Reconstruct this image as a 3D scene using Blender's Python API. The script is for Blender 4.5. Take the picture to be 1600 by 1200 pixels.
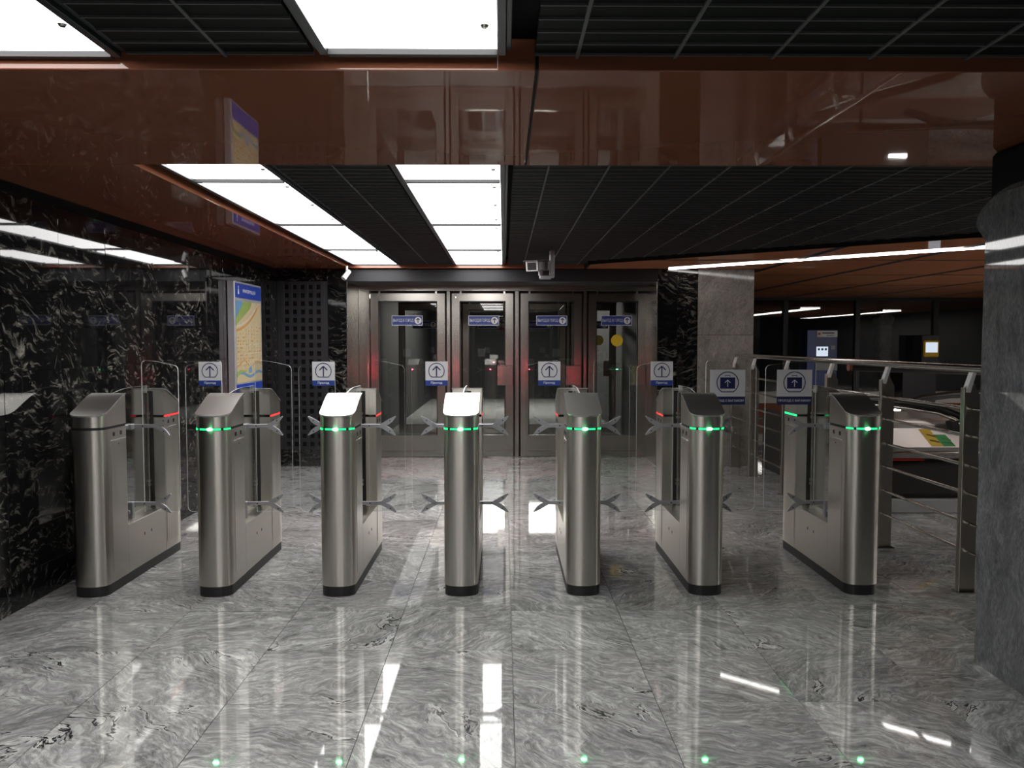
import bpy, bmesh, math, random
from mathutils import Vector, Matrix
R = math.radians
random.seed(7)
scn = bpy.context.scene
for o in list(bpy.data.objects): bpy.data.objects.remove(o)
col = scn.collection

# ------------------------------------------------------------------ camera, world, exposure
cam_d = bpy.data.cameras.new('camera'); cam = bpy.data.objects.new('camera', cam_d); col.objects.link(cam)
cam.location = (0, 0, 1.48)
cam.rotation_euler = (R(90 - 2.977), 0, R(-0.596))
cam_d.sensor_width = 36; cam_d.lens = 1250 * 36 / 1600
cam_d.clip_start = 0.05; cam_d.clip_end = 200
scn.camera = cam
w = bpy.data.worlds.new('world'); scn.world = w; w.use_nodes = True
w.node_tree.nodes['Background'].inputs[0].default_value = (.05, .055, .07, 1)
w.node_tree.nodes['Background'].inputs[1].default_value = .15
vs = scn.view_settings
vs.view_transform = 'Standard'; vs.look = 'None'; vs.gamma = 1; vs.use_curve_mapping = False
vs.exposure = -0.35
PANEL_L = 11.0       # radiance of the luminous ceiling panels
LINE_L = 14.0

# ------------------------------------------------------------------ materials
def newmat(name):
    m = bpy.data.materials.new(name); m.use_nodes = True
    nt = m.node_tree; return m, nt, nt.nodes, nt.links, nt.nodes['Principled BSDF']
def simple(name, c, rough=.5, metal=0, emit=None, es=0, coat=0, spec=.5):
    m, nt, N, L, b = newmat(name)
    b.inputs['Base Color'].default_value = (*c, 1); b.inputs['Roughness'].default_value = rough
    b.inputs['Metallic'].default_value = metal; b.inputs['Coat Weight'].default_value = coat
    b.inputs['Coat Roughness'].default_value = .04
    b.inputs['Specular IOR Level'].default_value = spec
    if emit: b.inputs['Emission Color'].default_value = (*emit, 1); b.inputs['Emission Strength'].default_value = es
    return m
def math_node(N, L, op, a, b=None, c=None, clamp=False):
    n = N.new('ShaderNodeMath'); n.operation = op; n.use_clamp = clamp
    for i, v in enumerate((a, b, c)):
        if v is None: continue
        if isinstance(v, (int, float)): n.inputs[i].default_value = v
        else: L.new(v, n.inputs[i])
    return n.outputs[0]
def ramp(N, L, fac, stops):
    r = N.new('ShaderNodeValToRGB'); e = r.color_ramp.elements
    while len(e) < len(stops): e.new(.5)
    for i, (p, c) in enumerate(stops):
        e[i].position = p; e[i].color = (*c, 1) if len(c) == 3 else c
    L.new(fac, r.inputs[0]); return r.outputs[0]
def noise(N, L, vec, scale, detail=4, rough=.6, dist=0, w_=None):
    n = N.new('ShaderNodeTexNoise'); n.noise_dimensions = '4D' if w_ is not None else '3D'
    n.inputs['Scale'].default_value = scale; n.inputs['Detail'].default_value = detail
    n.inputs['Roughness'].default_value = rough; n.inputs['Distortion'].default_value = dist
    L.new(vec, n.inputs['Vector'])
    if w_ is not None: L.new(w_, n.inputs['W'])
    return n.outputs[0]
def mixc(N, L, fac, a, b, blend='MIX'):
    n = N.new('ShaderNodeMix'); n.data_type = 'RGBA'; n.blend_type = blend
    for s, v in ((n.inputs[0], fac), (n.inputs[6], a), (n.inputs[7], b)):
        if isinstance(v, (int, float)): s.default_value = v
        elif isinstance(v, tuple): s.default_value = (*v, 1)
        else: L.new(v, s)
    return n.outputs[2]
def stone_vec(N, L, stretch, spread, warp, base=0.0, axis=(0, 0, 1)):
    """object coordinates turned and stretched by a per-piece random angle, then warped"""
    tc = N.new('ShaderNodeTexCoord'); oi = N.new('ShaderNodeObjectInfo')
    rnd = oi.outputs['Random']
    ang = math_node(N, L, 'MULTIPLY_ADD', rnd, spread, base - spread / 2)
    vr = N.new('ShaderNodeVectorRotate'); vr.rotation_type = 'AXIS_ANGLE'; vr.inputs['Axis'].default_value = axis
    L.new(tc.outputs['Object'], vr.inputs['Vector']); L.new(ang, vr.inputs['Angle'])
    w_ = math_node(N, L, 'MULTIPLY', rnd, 137.0)
    nz = N.new('ShaderNodeTexNoise'); nz.noise_dimensions = '4D'; nz.inputs['Scale'].default_value = 2.2; nz.inputs['Detail'].default_value = 3
    L.new(vr.outputs[0], nz.inputs['Vector']); L.new(w_, nz.inputs['W'])
    sub = N.new('ShaderNodeVectorMath'); sub.operation = 'SUBTRACT'; L.new(nz.outputs['Color'], sub.inputs[0]); sub.inputs[1].default_value = (.5, .5, .5)
    sc = N.new('ShaderNodeVectorMath'); sc.operation = 'SCALE'; L.new(sub.outputs[0], sc.inputs[0]); sc.inputs['Scale'].default_value = warp
    ad = N.new('ShaderNodeVectorMath'); ad.operation = 'ADD'; L.new(vr.outputs[0], ad.inputs[0]); L.new(sc.outputs[0], ad.inputs[1])
    mp = N.new('ShaderNodeMapping'); mp.inputs['Scale'].default_value = stretch; L.new(ad.outputs[0], mp.inputs['Vector'])
    return mp.outputs[0], w_, rnd, ad.outputs[0]
def granite(name, lo, mid, hi, stretch, spread, warp, rough, crack=True, axis=(0, 0, 1), spec=.5, base=0.0):
    m, nt, N, L, b = newmat(name)
    v, w_, rnd, v0 = stone_vec(N, L, stretch, spread, warp, axis=axis, base=base)
    n1 = noise(N, L, v, 2.6, 9, .74, .25, w_)
    c = ramp(N, L, n1, [(.34, lo), (.46, mid), (.55, mid), (.68, hi)])
    n3 = noise(N, L, v, 10, 6, .78, 0, w_)
    c = mixc(N, L, .45, c, ramp(N, L, n3, [(.36, lo), (.50, mid), (.62, hi)]), 'MIX')
    if crack:
        n2 = noise(N, L, v, 1.1, 5, .6, .4, w_)
        rid = math_node(N, L, 'ABSOLUTE', math_node(N, L, 'SUBTRACT', n2, .5))
        rid = ramp(N, L, rid, [(.0, (1, 1, 1)), (.004, (.9, .9, .9)), (.011, (0, 0, 0))])
        halo = ramp(N, L, math_node(N, L, 'ABSOLUTE', math_node(N, L, 'SUBTRACT', n2, .515)), [(.0, (1, 1, 1)), (.035, (0, 0, 0))])
        msk = ramp(N, L, noise(N, L, v0, 1.7, 2, .5, 0, w_), [(.55, (0, 0, 0)), (.63, (1, 1, 1))])
        c = mixc(N, L, math_node(N, L, 'MULTIPLY', math_node(N, L, 'MULTIPLY', halo, msk), .55), c, hi)
        c = mixc(N, L, math_node(N, L, 'MULTIPLY', rid, msk), c, tuple(x * .12 for x in lo))
    big = ramp(N, L, noise(N, L, v, .9, 4, .6, .5, w_), [(.34, (.68, .68, .68)), (.5, (.95, .95, .95)), (.66, (1.12, 1.12, 1.12))])
    c = mixc(N, L, 1.0, c, big, 'MULTIPLY')
    br = math_node(N, L, 'MULTIPLY_ADD', rnd, .22, .89)
    c = mixc(N, L, 1.0, c, br, 'MULTIPLY')
    L.new(c, b.inputs['Base Color']); b.inputs['Roughness'].default_value = rough
    b.inputs['Specular IOR Level'].default_value = spec
    return m
def marble(name):
    m, nt, N, L, b = newmat(name)
    v, w_, rnd, v0 = stone_vec(N, L, (1, 1, 1), 1.0, .55, axis=(1, 0, 0))
    # pale broken flecks along a slanted grain
    mp = N.new('ShaderNodeMapping'); mp.inputs['Rotation'].default_value = (R(38), R(20), 0); mp.inputs['Scale'].default_value = (3.2, 4.0, 11); L.new(v0, mp.inputs['Vector'])
    n1 = noise(N, L, mp.outputs[0], 2.5, 8, .74, .4, w_)
    fl = ramp(N, L, n1, [(.52, (0, 0, 0)), (.60, (.3, .3, .3)), (.70, (1, 1, 1))])
    msk = ramp(N, L, noise(N, L, v0, 1.3, 2, .5, 0, w_), [(.36, (.06, .06, .06)), (.62, (1, 1, 1))])
    fac = math_node(N, L, 'MULTIPLY', fl, msk)
    c = mixc(N, L, fac, (.0055, .0055, .006), (.42, .40, .35))
    vo = N.new('ShaderNodeTexVoronoi'); vo.feature = 'DISTANCE_TO_EDGE'; vo.voronoi_dimensions = '4D'; vo.inputs['Scale'].default_value = 2.6
    L.new(v, vo.inputs['Vector']); L.new(w_, vo.inputs['W'])
    vein = ramp(N, L, vo.outputs['Distance'], [(.0, (1, 1, 1)), (.018, (0, 0, 0))])
    vm = ramp(N, L, noise(N, L, v0, 3.0, 3, .6, 0, w_), [(.56, (0, 0, 0)), (.72, (.5, .5, .5))])
    c = mixc(N, L, math_node(N, L, 'MULTIPLY', vein, vm), c, (.3, .29, .27))
    L.new(c, b.inputs['Base Color']); b.inputs['Roughness'].default_value = .03
    return m
def brushed(name, c, rough, along=(60, 60, 1.5), amt=.10, aniso=0):
    m, nt, N, L, b = newmat(name)
    tc = N.new('ShaderNodeTexCoord'); mp = N.new('ShaderNodeMapping'); mp.inputs['Scale'].default_value = along
    L.new(tc.outputs['Object'], mp.inputs['Vector'])
    n = noise(N, L, mp.outputs[0], 6, 5, .7)
    rr = math_node(N, L, 'MULTIPLY_ADD', n, amt * 2, rough - amt)
    L.new(rr, b.inputs['Roughness'])
    cc = mixc(N, L, n, tuple(x * .95 for x in c), tuple(min(1, x * 1.04) for x in c)); L.new(cc, b.inputs['Base Color'])
    b.inputs['Metallic'].default_value = 1
    if aniso:
        tg = N.new('ShaderNodeTangent'); tg.direction_type = 'RADIAL'; tg.axis = 'Z'
        L.new(tg.outputs[0], b.inputs['Tangent']); b.inputs['Anisotropic'].default_value = aniso; b.inputs['Anisotropic Rotation'].default_value = .25
    return m
def thin_glass(name, tint=(.93, .95, .94), refl=1.0, rough=.0):
    m, nt, N, L, b = newmat(name); N.remove(b)
    t = N.new('ShaderNodeBsdfTransparent'); t.inputs[0].default_value = (*tint, 1)
    g = N.new('ShaderNodeBsdfGlossy'); g.inputs['Roughness'].default_value = rough; g.inputs[0].default_value = (1, 1, 1, 1)
    f = N.new('ShaderNodeFresnel'); f.inputs[0].default_value = 1.5
    fac = math_node(N, L, 'MULTIPLY', f.outputs[0], refl, clamp=True)
    mx = N.new('ShaderNodeMixShader'); L.new(fac, mx.inputs[0]); L.new(t.outputs[0], mx.inputs[1]); L.new(g.outputs[0], mx.inputs[2])
    L.new(mx.outputs[0], N['Material Output'].inputs[0]); return m
def emit(name, c, s):
    m, nt, N, L, b = newmat(name); N.remove(b)
    e = N.new('ShaderNodeEmission'); e.inputs[0].default_value = (*c, 1); e.inputs[1].default_value = s
    L.new(e.outputs[0], N['Material Output'].inputs[0]); return m
def copper_mat(name, c, rough, coat=.8):
    m, nt, N, L, b = newmat(name)
    tc = N.new('ShaderNodeTexCoord')
    n = noise(N, L, tc.outputs['Object'], 1.3, 5, .6, .5)
    L.new(mixc(N, L, n, tuple(x * .85 for x in c), tuple(x * 1.15 for x in c)), b.inputs['Base Color'])
    b.inputs['Metallic'].default_value = 0; b.inputs['Specular IOR Level'].default_value = 0; b.inputs['Roughness'].default_value = rough
    b.inputs['Coat Weight'].default_value = coat; b.inputs['Coat Roughness'].default_value = .02; b.inputs['Coat IOR'].default_value = 1.6
    n2 = noise(N, L, tc.outputs['Object'], 1.0, 2, .5)
    bp = N.new('ShaderNodeBump'); bp.inputs['Strength'].default_value = .02; bp.inputs['Distance'].default_value = .05
    L.new(n2, bp.inputs['Height']); L.new(bp.outputs[0], b.inputs['Normal']); L.new(bp.outputs[0], b.inputs['Coat Normal'])
    return m

M = {}
M['floor'] = granite('floor_granite', (.05, .05, .052), (.31, .31, .308), (.78, .78, .765), (.9, 5.0, 5.0), 1.9, .5, .035, spec=.55)
M['floor_dark'] = simple('joint_grout', (.16, .16, .155), .6)
M['pier'] = granite('pier_granite', (.035, .036, .038), (.11, .113, .118), (.22, .223, .23), (14, 14, 3.5), .2, .25, .03, crack=False)
M['pillar'] = granite('pillar_granite', (.10, .097, .09), (.25, .24, .22), (.38, .365, .335), (7, 7, 3), 1.2, .4, .10, crack=False, axis=(0, 1, 0))
M['marble'] = marble('black_marble')
M['copper'] = copper_mat('copper_lacquer', (.215, .078, .043), .3)
M['copper_lit'] = copper_mat('copper_lacquer_lit', (.46, .185, .09), .3, .5)  # same lacquer as the beam, lightened so the hall ceiling looks better lit
M['black'] = simple('black_void', (.004, .004, .005), .7, spec=.2)
M['slat'] = simple('black_slat', (.005, .005, .0055), .5, 0, spec=.08)
M['slat_back'] = simple('ceiling_backing', (.006, .006, .007), .8)
M['tbar'] = simple('grid_runner', (.09, .09, .092), .45, 0, spec=.3)
M['dframe'] = simple('dark_frame', (.05, .052, .06), .35, .6)
M['header'] = simple('header_metal', (.022, .023, .027), .45, .2)
M['panel'] = emit('luminous_panel', (1, .985, .97), PANEL_L)
M['hall_panel'] = emit('hall_luminous_panel', (1, .97, .93), PANEL_L*1.9)
M['line'] = emit('line_light', (1, .98, .95), LINE_L)
M['steel'] = brushed('brushed_steel', (.60, .57, .52), .30, (3, 3, 160), .05, .8)
M['steel_lid'] = brushed('lid_steel', (.70, .685, .65), .36, (2, 60, 60), .05)
M['steel_door'] = brushed('door_steel', (.42, .40, .365), .20, (120, 120, 1.0), .02)
M['polished'] = simple('polished_steel', (.62, .60, .56), .16, 1)
M['castarm'] = simple('cast_aluminium', (.42, .42, .44), .42, .85)
M['edge'] = simple('bright_edge', (.75, .75, .73), .25, .8)
M['rubber'] = simple('black_plinth', (.012, .012, .013), .45)
M['dark'] = simple('dark_gap', (.01, .01, .011), .5)
M['glass'] = thin_glass('clear_glass', (.955, .965, .96), .8)
M['glass_edge'] = simple('glass_edge', (.78, .82, .80), .25, 0, spec=.8)
M['door_glass'] = thin_glass('door_glass', (.90, .91, .90), 1.9)
M['hall_glass'] = thin_glass('hall_glass', (.62, .63, .63), 2.5)
M['white'] = simple('sign_white', (.62, .62, .64), .4)
M['white_pl'] = simple('white_plastic_and_highlight', (.7, .7, .7), .4)
M['blue'] = simple('sign_blue', (.02, .05, .26), .35)
M['navy'] = simple('sign_navy', (.012, .018, .085), .4)
M['signtext'] = simple('sign_text', (.8, .8, .82), .4)
M['yellow'] = simple('sticker_yellow', (.72, .48, .02), .45)
M['green_s'] = simple('sticker_green', (.01, .30, .06), .45)
M['red_s'] = simple('sticker_red', (.55, .03, .02), .45)
M['led_g'] = emit('green_led_strip', (.02, 1, .22), 3.0)
M['lamp_g'] = emit('green_led_lamp', (.12, 1, .34), 160)
M['led_r'] = emit('red_led_strip', (1, .05, .05), 2.2)
M['lamp_r'] = emit('red_led_lamp', (1, .03, .07), 650)
M['screen'] = emit('lit_screen', (.75, .86, 1), 1.1)
M['scr_dark'] = simple('screen_tile', (.05, .08, .16), .3)
M['machine_blue'] = simple('machine_blue', (.012, .035, .16), .35)
M['machine_grey'] = simple('machine_grey', (.16, .16, .16), .4, .4)
M['machine_dark'] = simple('machine_dark', (.02, .02, .022), .35)
M['machine_yellow'] = simple('machine_yellow', (.62, .40, .01), .4)
M['greywall'] = simple('grey_plaster', (.4, .41, .41), .7)
M['darkwall'] = simple('dark_plaster', (.03, .03, .032), .6)
M['plinthwhite'] = simple('pale_stone', (.5, .49, .46), .5)
M['esc_dark'] = simple('escalator_cladding', (.045, .042, .038), .35, .3)
M['esc_metal'] = simple('escalator_metal', (.58, .55, .53), .32, .8)
M['handrail'] = simple('handrail_rubber', (.012, .012, .012), .28)
M['silver'] = simple('silver_frame', (.55, .56, .60), .35, .6)
def lit(name, c, s=.04, rough=.3):
    return simple(name, c, rough, 0, c, s)
M['map_base'] = lit('map_beige', (.50, .41, .25))
M['map_blue'] = lit('map_water', (.13, .28, .46))
M['map_green'] = lit('map_park', (.26, .35, .10))
M['map_road'] = lit('map_road', (.48, .26, .08))
M['map_bld'] = lit('map_block', (.42, .24, .08))
M['map_street'] = lit('map_street', (.56, .52, .42))
M['map_head'] = lit('map_header', (.018, .05, .33), .1)
M['map_txt'] = lit('map_lettering', (.8, .8, .82), .05)

# ------------------------------------------------------------------ mesh helpers
class MB:
    def __init__(s): s.v = []; s.f = []; s.m = []; s.sm = []
    def add(s, vs, fs, mi=0, smooth=False):
        o = len(s.v); s.v += [tuple(p) for p in vs]
        for f in fs: s.f.append([o + i for i in f]); s.m.append(mi); s.sm.append(smooth)
    def box(s, x0, x1, y0, y1, z0, z1, mi=0):
        x0, x1 = min(x0, x1), max(x0, x1); y0, y1 = min(y0, y1), max(y0, y1); z0, z1 = min(z0, z1), max(z0, z1)
        s.add([(x0,y0,z0),(x1,y0,z0),(x1,y1,z0),(x0,y1,z0),(x0,y0,z1),(x1,y0,z1),(x1,y1,z1),(x0,y1,z1)],
              [(3,2,1,0),(4,5,6,7),(0,1,5,4),(1,2,6,5),(2,3,7,6),(3,0,4,7)], mi)
    def bbox(s, x0, x1, y0, y1, z0, z1, b=.004, mi=0):
        bm = bmesh.new(); bmesh.ops.create_cube(bm, size=1)
        for v in bm.verts: v.co = Vector(((x0+x1)/2 + v.co.x*abs(x1-x0), (y0+y1)/2 + v.co.y*abs(y1-y0), (z0+z1)/2 + v.co.z*abs(z1-z0)))
        bmesh.ops.bevel(bm, geom=list(bm.edges), offset=b, segments=1, affect='EDGES')
        s.frombm(bm, mi)
    def frombm(s, bm, mi=0, smooth=False):
        bm.verts.index_update()
        s.add([v.co[:] for v in bm.verts], [[v.index for v in f.verts] for f in bm.faces], mi, smooth); bm.free()
    def prism(s, poly, axis, a0, a1, mi=0, mi_side=None, smooth=False):
        """poly: 2d points; axis: 'x' (poly is y,z), 'y' (poly is x,z), 'z' (poly is x,y)"""
        def P(p, a): return {'x': (a, p[0], p[1]), 'y': (p[0], a, p[1]), 'z': (p[0], p[1], a)}[axis]
        n = len(poly); area = sum(poly[i][0]*poly[(i+1) % n][1] - poly[(i+1) % n][0]*poly[i][1] for i in range(n))
        if (area < 0) != (axis == 'y'): poly = poly[::-1]
        a0, a1 = min(a0, a1), max(a0, a1)
        vs_ = [P(p, a0) for p in poly] + [P(p, a1) for p in poly]
        s.add(vs_, [list(range(n))[::-1], list(range(n, 2*n))], mi)
        s.add(vs_, [(i, (i+1) % n, n + (i+1) % n, n + i) for i in range(n)], mi if mi_side is None else mi_side, smooth)
    def face(s, pts, mi=0): s.add(pts, [list(range(len(pts)))], mi)
    def tube(s, pts, r, n=10, mi=0, caps=True):
        pts = [Vector(p) for p in pts]; rings = []
        up = None
        for i, p in enumerate(pts):
            d = (pts[min(i+1, len(pts)-1)] - pts[max(i-1, 0)]).normalized()
            if up is None:
                up = Vector((0, 0, 1)) if abs(d.z) < .9 else Vector((1, 0, 0))
            a = (up - d * up.dot(d)).normalized(); b = d.cross(a); up = a
            rr = r[i] if isinstance(r, (list, tuple)) else r
            rings.append([p + (a*math.cos(2*math.pi*k/n) + b*math.sin(2*math.pi*k/n))*rr for k in range(n)])
        vs_ = [v for q in rings for v in q]; fs = []
        for i in range(len(pts)-1):
            for k in range(n):
                fs.append((i*n+k, i*n+(k+1) % n, (i+1)*n+(k+1) % n, (i+1)*n+k))
        s.add(vs_, fs, mi, True)
        if caps: s.add(rings[0][::-1], [list(range(n))], mi); s.add(rings[-1], [list(range(n))], mi)
    def mesh(s, name, mats):
        me = bpy.data.meshes.new(name); me.from_pydata(s.v, [], s.f)
        for m in mats: me.materials.append(M[m])
        me.polygons.foreach_set('material_index', s.m); me.polygons.foreach_set('use_smooth', s.sm); me.update()
        return me
CACHE = {}
def obj(name, data, parent=None, loc=(0, 0, 0), rot=(0, 0, 0)):
    o = bpy.data.objects.new(name, data); col.objects.link(o); o.location = loc; o.rotation_euler = rot
    if parent: o.parent = parent
    return o
def part(name, mats, fn, parent=None, loc=(0, 0, 0), rot=(0, 0, 0), key=None):
    if key and key in CACHE: return obj(name, CACHE[key], parent, loc, rot)
    mb = MB(); fn(mb); me = mb.mesh(name, [mats] if isinstance(mats, str) else mats)
    if key: CACHE[key] = me
    return obj(name, me, parent, loc, rot)
def tag(o, label, cat, group=None, kind=None):
    o['label'] = label; o['category'] = cat
    if group: o['group'] = group
    if kind: o['kind'] = kind
    return o
def thing(name, label, cat, loc=(0, 0, 0), group=None, rot=(0, 0, 0)):
    return tag(obj(name, None, None, loc, rot), label, cat, group)
def struct(o, label, cat): return tag(o, label, cat, kind='structure')
def clip(poly, a, b, c):
    """keep a*x+b*y >= c"""
    out = []
    for i in range(len(poly)):
        p, q = poly[i], poly[(i+1) % len(poly)]
        dp, dq = a*p[0]+b*p[1]-c, a*q[0]+b*q[1]-c
        if dp >= 0: out.append(p)
        if (dp >= 0) != (dq >= 0):
            t = dp/(dp-dq); out.append((p[0]+(q[0]-p[0])*t, p[1]+(q[1]-p[1])*t))
    return out
TXT = {}
def text_polys(txt, width=None, height=None, bold=.0):
    """flat glyph polygons of the built-in font, fitted to a width, centred at 0"""
    k = (txt, bold)
    if k not in TXT:
        cu = bpy.data.curves.new('lettering', 'FONT'); cu.body = txt; cu.size = 1; cu.resolution_u = 3; cu.offset = bold
        o = bpy.data.objects.new('lettering', cu); col.objects.link(o)
        dg = bpy.context.evaluated_depsgraph_get(); dg.update()
        me = bpy.data.meshes.new_from_object(o.evaluated_get(dg))
        TXT[k] = ([v.co[:2] for v in me.vertices], [list(p.vertices) for p in me.polygons])
        bpy.data.objects.remove(o); bpy.data.curves.remove(cu); bpy.data.meshes.remove(me)
    vs_, fs = TXT[k]
    xs = [v[0] for v in vs_]; ys = [v[1] for v in vs_]
    w_ = max(xs)-min(xs); h_ = max(ys)-min(ys); cx = (max(xs)+min(xs))/2; cy = (max(ys)+min(ys))/2
    sx = width/w_ if width else height/h_; sy = height/h_ if height else sx
    return [((x-cx)*sx, (y-cy)*sy) for x, y in vs_], fs
def put_text(mb, txt, cx, cz, y, width, height, mi, bold=.0, plane='y'):
    vs_, fs = text_polys(txt, width, height, bold)
    if plane == 'y': mb.add([(cx+a, y, cz+b) for a, b in vs_], fs, mi)
    else: mb.add([(y, cx+a, cz+b) for a, b in vs_], fs, mi)
def ring(mb, cx, cz, y, r0, r1, a0, a1, mi, n=36):
    vs_ = []
    for i in range(n+1):
        a = a0+(a1-a0)*i/n
        vs_ += [(cx+r1*math.cos(a), y, cz+r1*math.sin(a)), (cx+r0*math.cos(a), y, cz+r0*math.sin(a))]
    mb.add(vs_, [(2*i, 2*i+1, 2*i+3, 2*i+2) for i in range(n)], mi)
def disc(mb, cx, cz, y, r, mi, n=28): mb.face([(cx+r*math.cos(2*math.pi*i/n), y, cz+r*math.sin(2*math.pi*i/n)) for i in range(n)], mi)
def bar2(mb, p, q, wd, y, mi):
    d = Vector((q[0]-p[0], q[1]-p[1])); d.normalize(); n = Vector((-d.y, d.x))*wd/2
    mb.face([(p[0]+n.x, y, p[1]+n.y), (q[0]+n.x, y, q[1]+n.y), (q[0]-n.x, y, q[1]-n.y), (p[0]-n.x, y, p[1]-n.y)], mi)
def arrow(mb, cx, cz, y, h, mi, wd=None, spread=.36):
    wd = wd or h*.13; t = cz+h/2
    bar2(mb, (cx, cz-h/2), (cx, t-wd*.4), wd, y, mi)
    for s_ in (-1, 1): bar2(mb, (cx, t-wd*.1), (cx+s_*h*spread, t-h*spread-wd*.1), wd, y, mi)

# ------------------------------------------------------------------ dimensions
XW = -2.68                    # left wall face
YW = 9.53                     # face of the end wall
YD = 10.30                    # door plane
ZS, ZC = 2.35, 2.392           # copper soffit and dark ceiling
BY0, BY1 = 2.615, 3.985         # copper beam, near and far edge
DA, DB = (.93, 9.06), (3.97, 6.67)     # diagonal edge between dark grille and copper ceiling
dslope = (DB[1]-DA[1])/(DB[0]-DA[0])
def diag(x): return DA[1]+dslope*(x-DA[0])
DN = (-dslope, 1.0, DA[1]-dslope*DA[0])   # beyond the diagonal: a*x+b*y >= c

# ------------------------------------------------------------------ floor
fl = part('floor', 'floor_dark', lambda m: m.box(-6, 14, -6, 26, -.2, -.012))
struct(fl, 'polished grey streaked granite tile floor', 'floor')
TX, TY = .59, .567
tile_me = MB(); g = .0015
tile_me.box(-TX/2+g, TX/2-g, -TY/2+g, TY/2-g, -.02, 0); tile_me = tile_me.mesh('tile', ['floor'])
def lay(ix, iy):
    x = .04+TX*(ix+.5); y = 4.35+TY*(iy+.5)
    o = obj('tile', tile_me, fl, (x, y, -.0006*random.random()), (R(random.gauss(0, .07)), R(random.gauss(0, .07)), 0))
for iy in range(-7, 10):
    for ix in range(-5, 7): lay(ix, iy)
# the rest of the floor, beyond the tiles one can pick apart
def far_floor(m):
    m.box(-6, -.0+.04-5*TX, -6, 26, -.02, -.001); m.box(.04+7*TX, 14, -6, 26, -.02, -.001)
    m.box(.04-5*TX, .04+7*TX, 4.35+10*TY, 26, -.02, -.001); m.box(.04-5*TX, .04+7*TX, -6, 4.35-7*TY, -.02, -.001)
part('paving', 'floor', far_floor, fl)

# ------------------------------------------------------------------ left wall of black marble
wl = part('wall_left', 'black', lambda m: m.box(XW-.4, XW-.022, -6, YW, 0, 2.7))
struct(wl, 'polished black marble wall with pale veins', 'wall')
PW = .565
zs = [0.0, .19, 1.32, 2.29]
for k in range(3):
    key = 'slab%d' % k
    h = zs[k+1]-zs[k]
    for i in range(-3, 17):
        y0 = .36+PW*i
        y1 = min(y0+PW, YW)
        kk = key if y1-y0 > PW-.001 else None
        part('slab', 'marble', lambda m: m.bbox(-.02, 0, 0.0008, y1-y0-.0008, .0008, h-.0008, .0012), wl, (XW-random.random()*.0008, y0, zs[k]), (0, R(random.gauss(0, .06)), R(random.gauss(0, .08))), key=kk)

# ------------------------------------------------------------------ end wall: marble, vent grille, header, doors recess
wb = part('wall_end', 'black', lambda m: (m.box(XW-.4, -1.87, YW+.03, YD+.2, 0, 2.7), m.box(1.85, 2.96, YW+.03, YD+.2, 0, 2.7), m.box(-1.87, 1.85, YW+.05, YD+.2, 2.24, 2.7)))
struct(wb, 'black marble end wall around the exit doors', 'wall')
zz = [0, .72, 1.44, 2.35]
for k in range(3):
    part('slab', 'marble', lambda m: m.bbox(0, .215, 0, .03, 0, zz[k+1]-zz[k]-.002, .0015), wb, (-2.08, YW, zz[k]))
    part('slab', 'marble', lambda m: m.bbox(0, .23, 0, .03, 0, zz[k+1]-zz[k]-.002, .0015), wb, (1.835, YW, zz[k]))
    part('slab', 'marble', lambda m: m.bbox(0, .243, 0, .03, 0, zz[k+1]-zz[k]-.002, .0015), wb, (2.067, YW, zz[k]))
part('slab', 'marble', lambda m: m.bbox(XW, -2.082, YW, YW+.03, 0, .2, .0015), wb)
part('slab', 'marble', lambda m: m.bbox(XW, -2.082, YW, YW+.03, 2.2, 2.35, .0015), wb)
part('header_panel', 'header', lambda m: m.bbox(-1.863, 1.833, YW, YW+.05, 2.20, 2.345, .003), wb)
part('recess_soffit', 'header', lambda m: m.box(-1.863, 1.833, YW+.05, YD+.2, 2.2, 2.24), wb)

gr = thing('vent_grille', 'dark square-holed vent grille in the black marble end wall', 'grille', (-2.381, YW, .2))
part('backing', 'black', lambda m: m.box(-.297, .297, .022, .028, 0.001, 1.999), gr)
GX, GZ = .094, .0985
for i in range(6):
    part('upright', 'header', lambda m: m.bbox(-.022, .022, 0, .02, .002, 1.998, .002), gr, ((i-2.5)*GX+.0, 0, 0), key='gv')
for s_ in (-1, 1):
    part('border', 'header', lambda m: m.box(s_*.258, s_*.296, .002, .02, .002, 1.998), gr)
for j in range(21):
    part('crossbar', 'header', lambda m: m.box(-.256, .256, .003, .02, -.021, .021), gr, (0, 0, .015+j*GZ), key='gh')

# steel jambs of the recess
tr = part('trim_1', 'steel_door', lambda m: (
    m.bbox(-1.864, -1.852, YW+.001, YD-.035, .001, 2.2, .002), m.bbox(-1.852, -1.712, YD-.04, YD+.06, .001, 2.2, .003),
    m.bbox(1.822, 1.834, YW+.001, YD-.035, .001, 2.2, .002), m.bbox(1.868-.03, 1.90, YD-.04, YD+.06, .001, 2.2, .003)))
struct(tr, 'brushed steel lining of the exit door recess', 'trim')
DX = [(-1.700, -.752), (-.662, .122), (.218, 1.0), (1.088, 1.822)]
def frame_parts(name, y, label):
    root = part(name, 'steel_door', lambda m: m.bbox(-1.712, 1.838, y-.04, y+.06, 2.135, 2.2, .003))
    struct(root, label, 'trim')
    for i in range(3):
        a, b = DX[i][1], DX[i+1][0]
        part('mullion', 'steel_door', lambda m: m.bbox(a+.022, b-.022, y-.03, y+.05, .001, 2.135, .003), root)
        part('gap_strip', 'dark', lambda m: m.box(a-.02, b+.02, y+.045, y+.055, .001, 2.135), root)
    part('gap_strip', 'dark', lambda m: m.box(-1.71, 1.836, y+.045, y+.055, 2.10, 2.14), root)
    return root
frame_parts('trim_2', YD, 'brushed steel frame between the exit doors')
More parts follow.
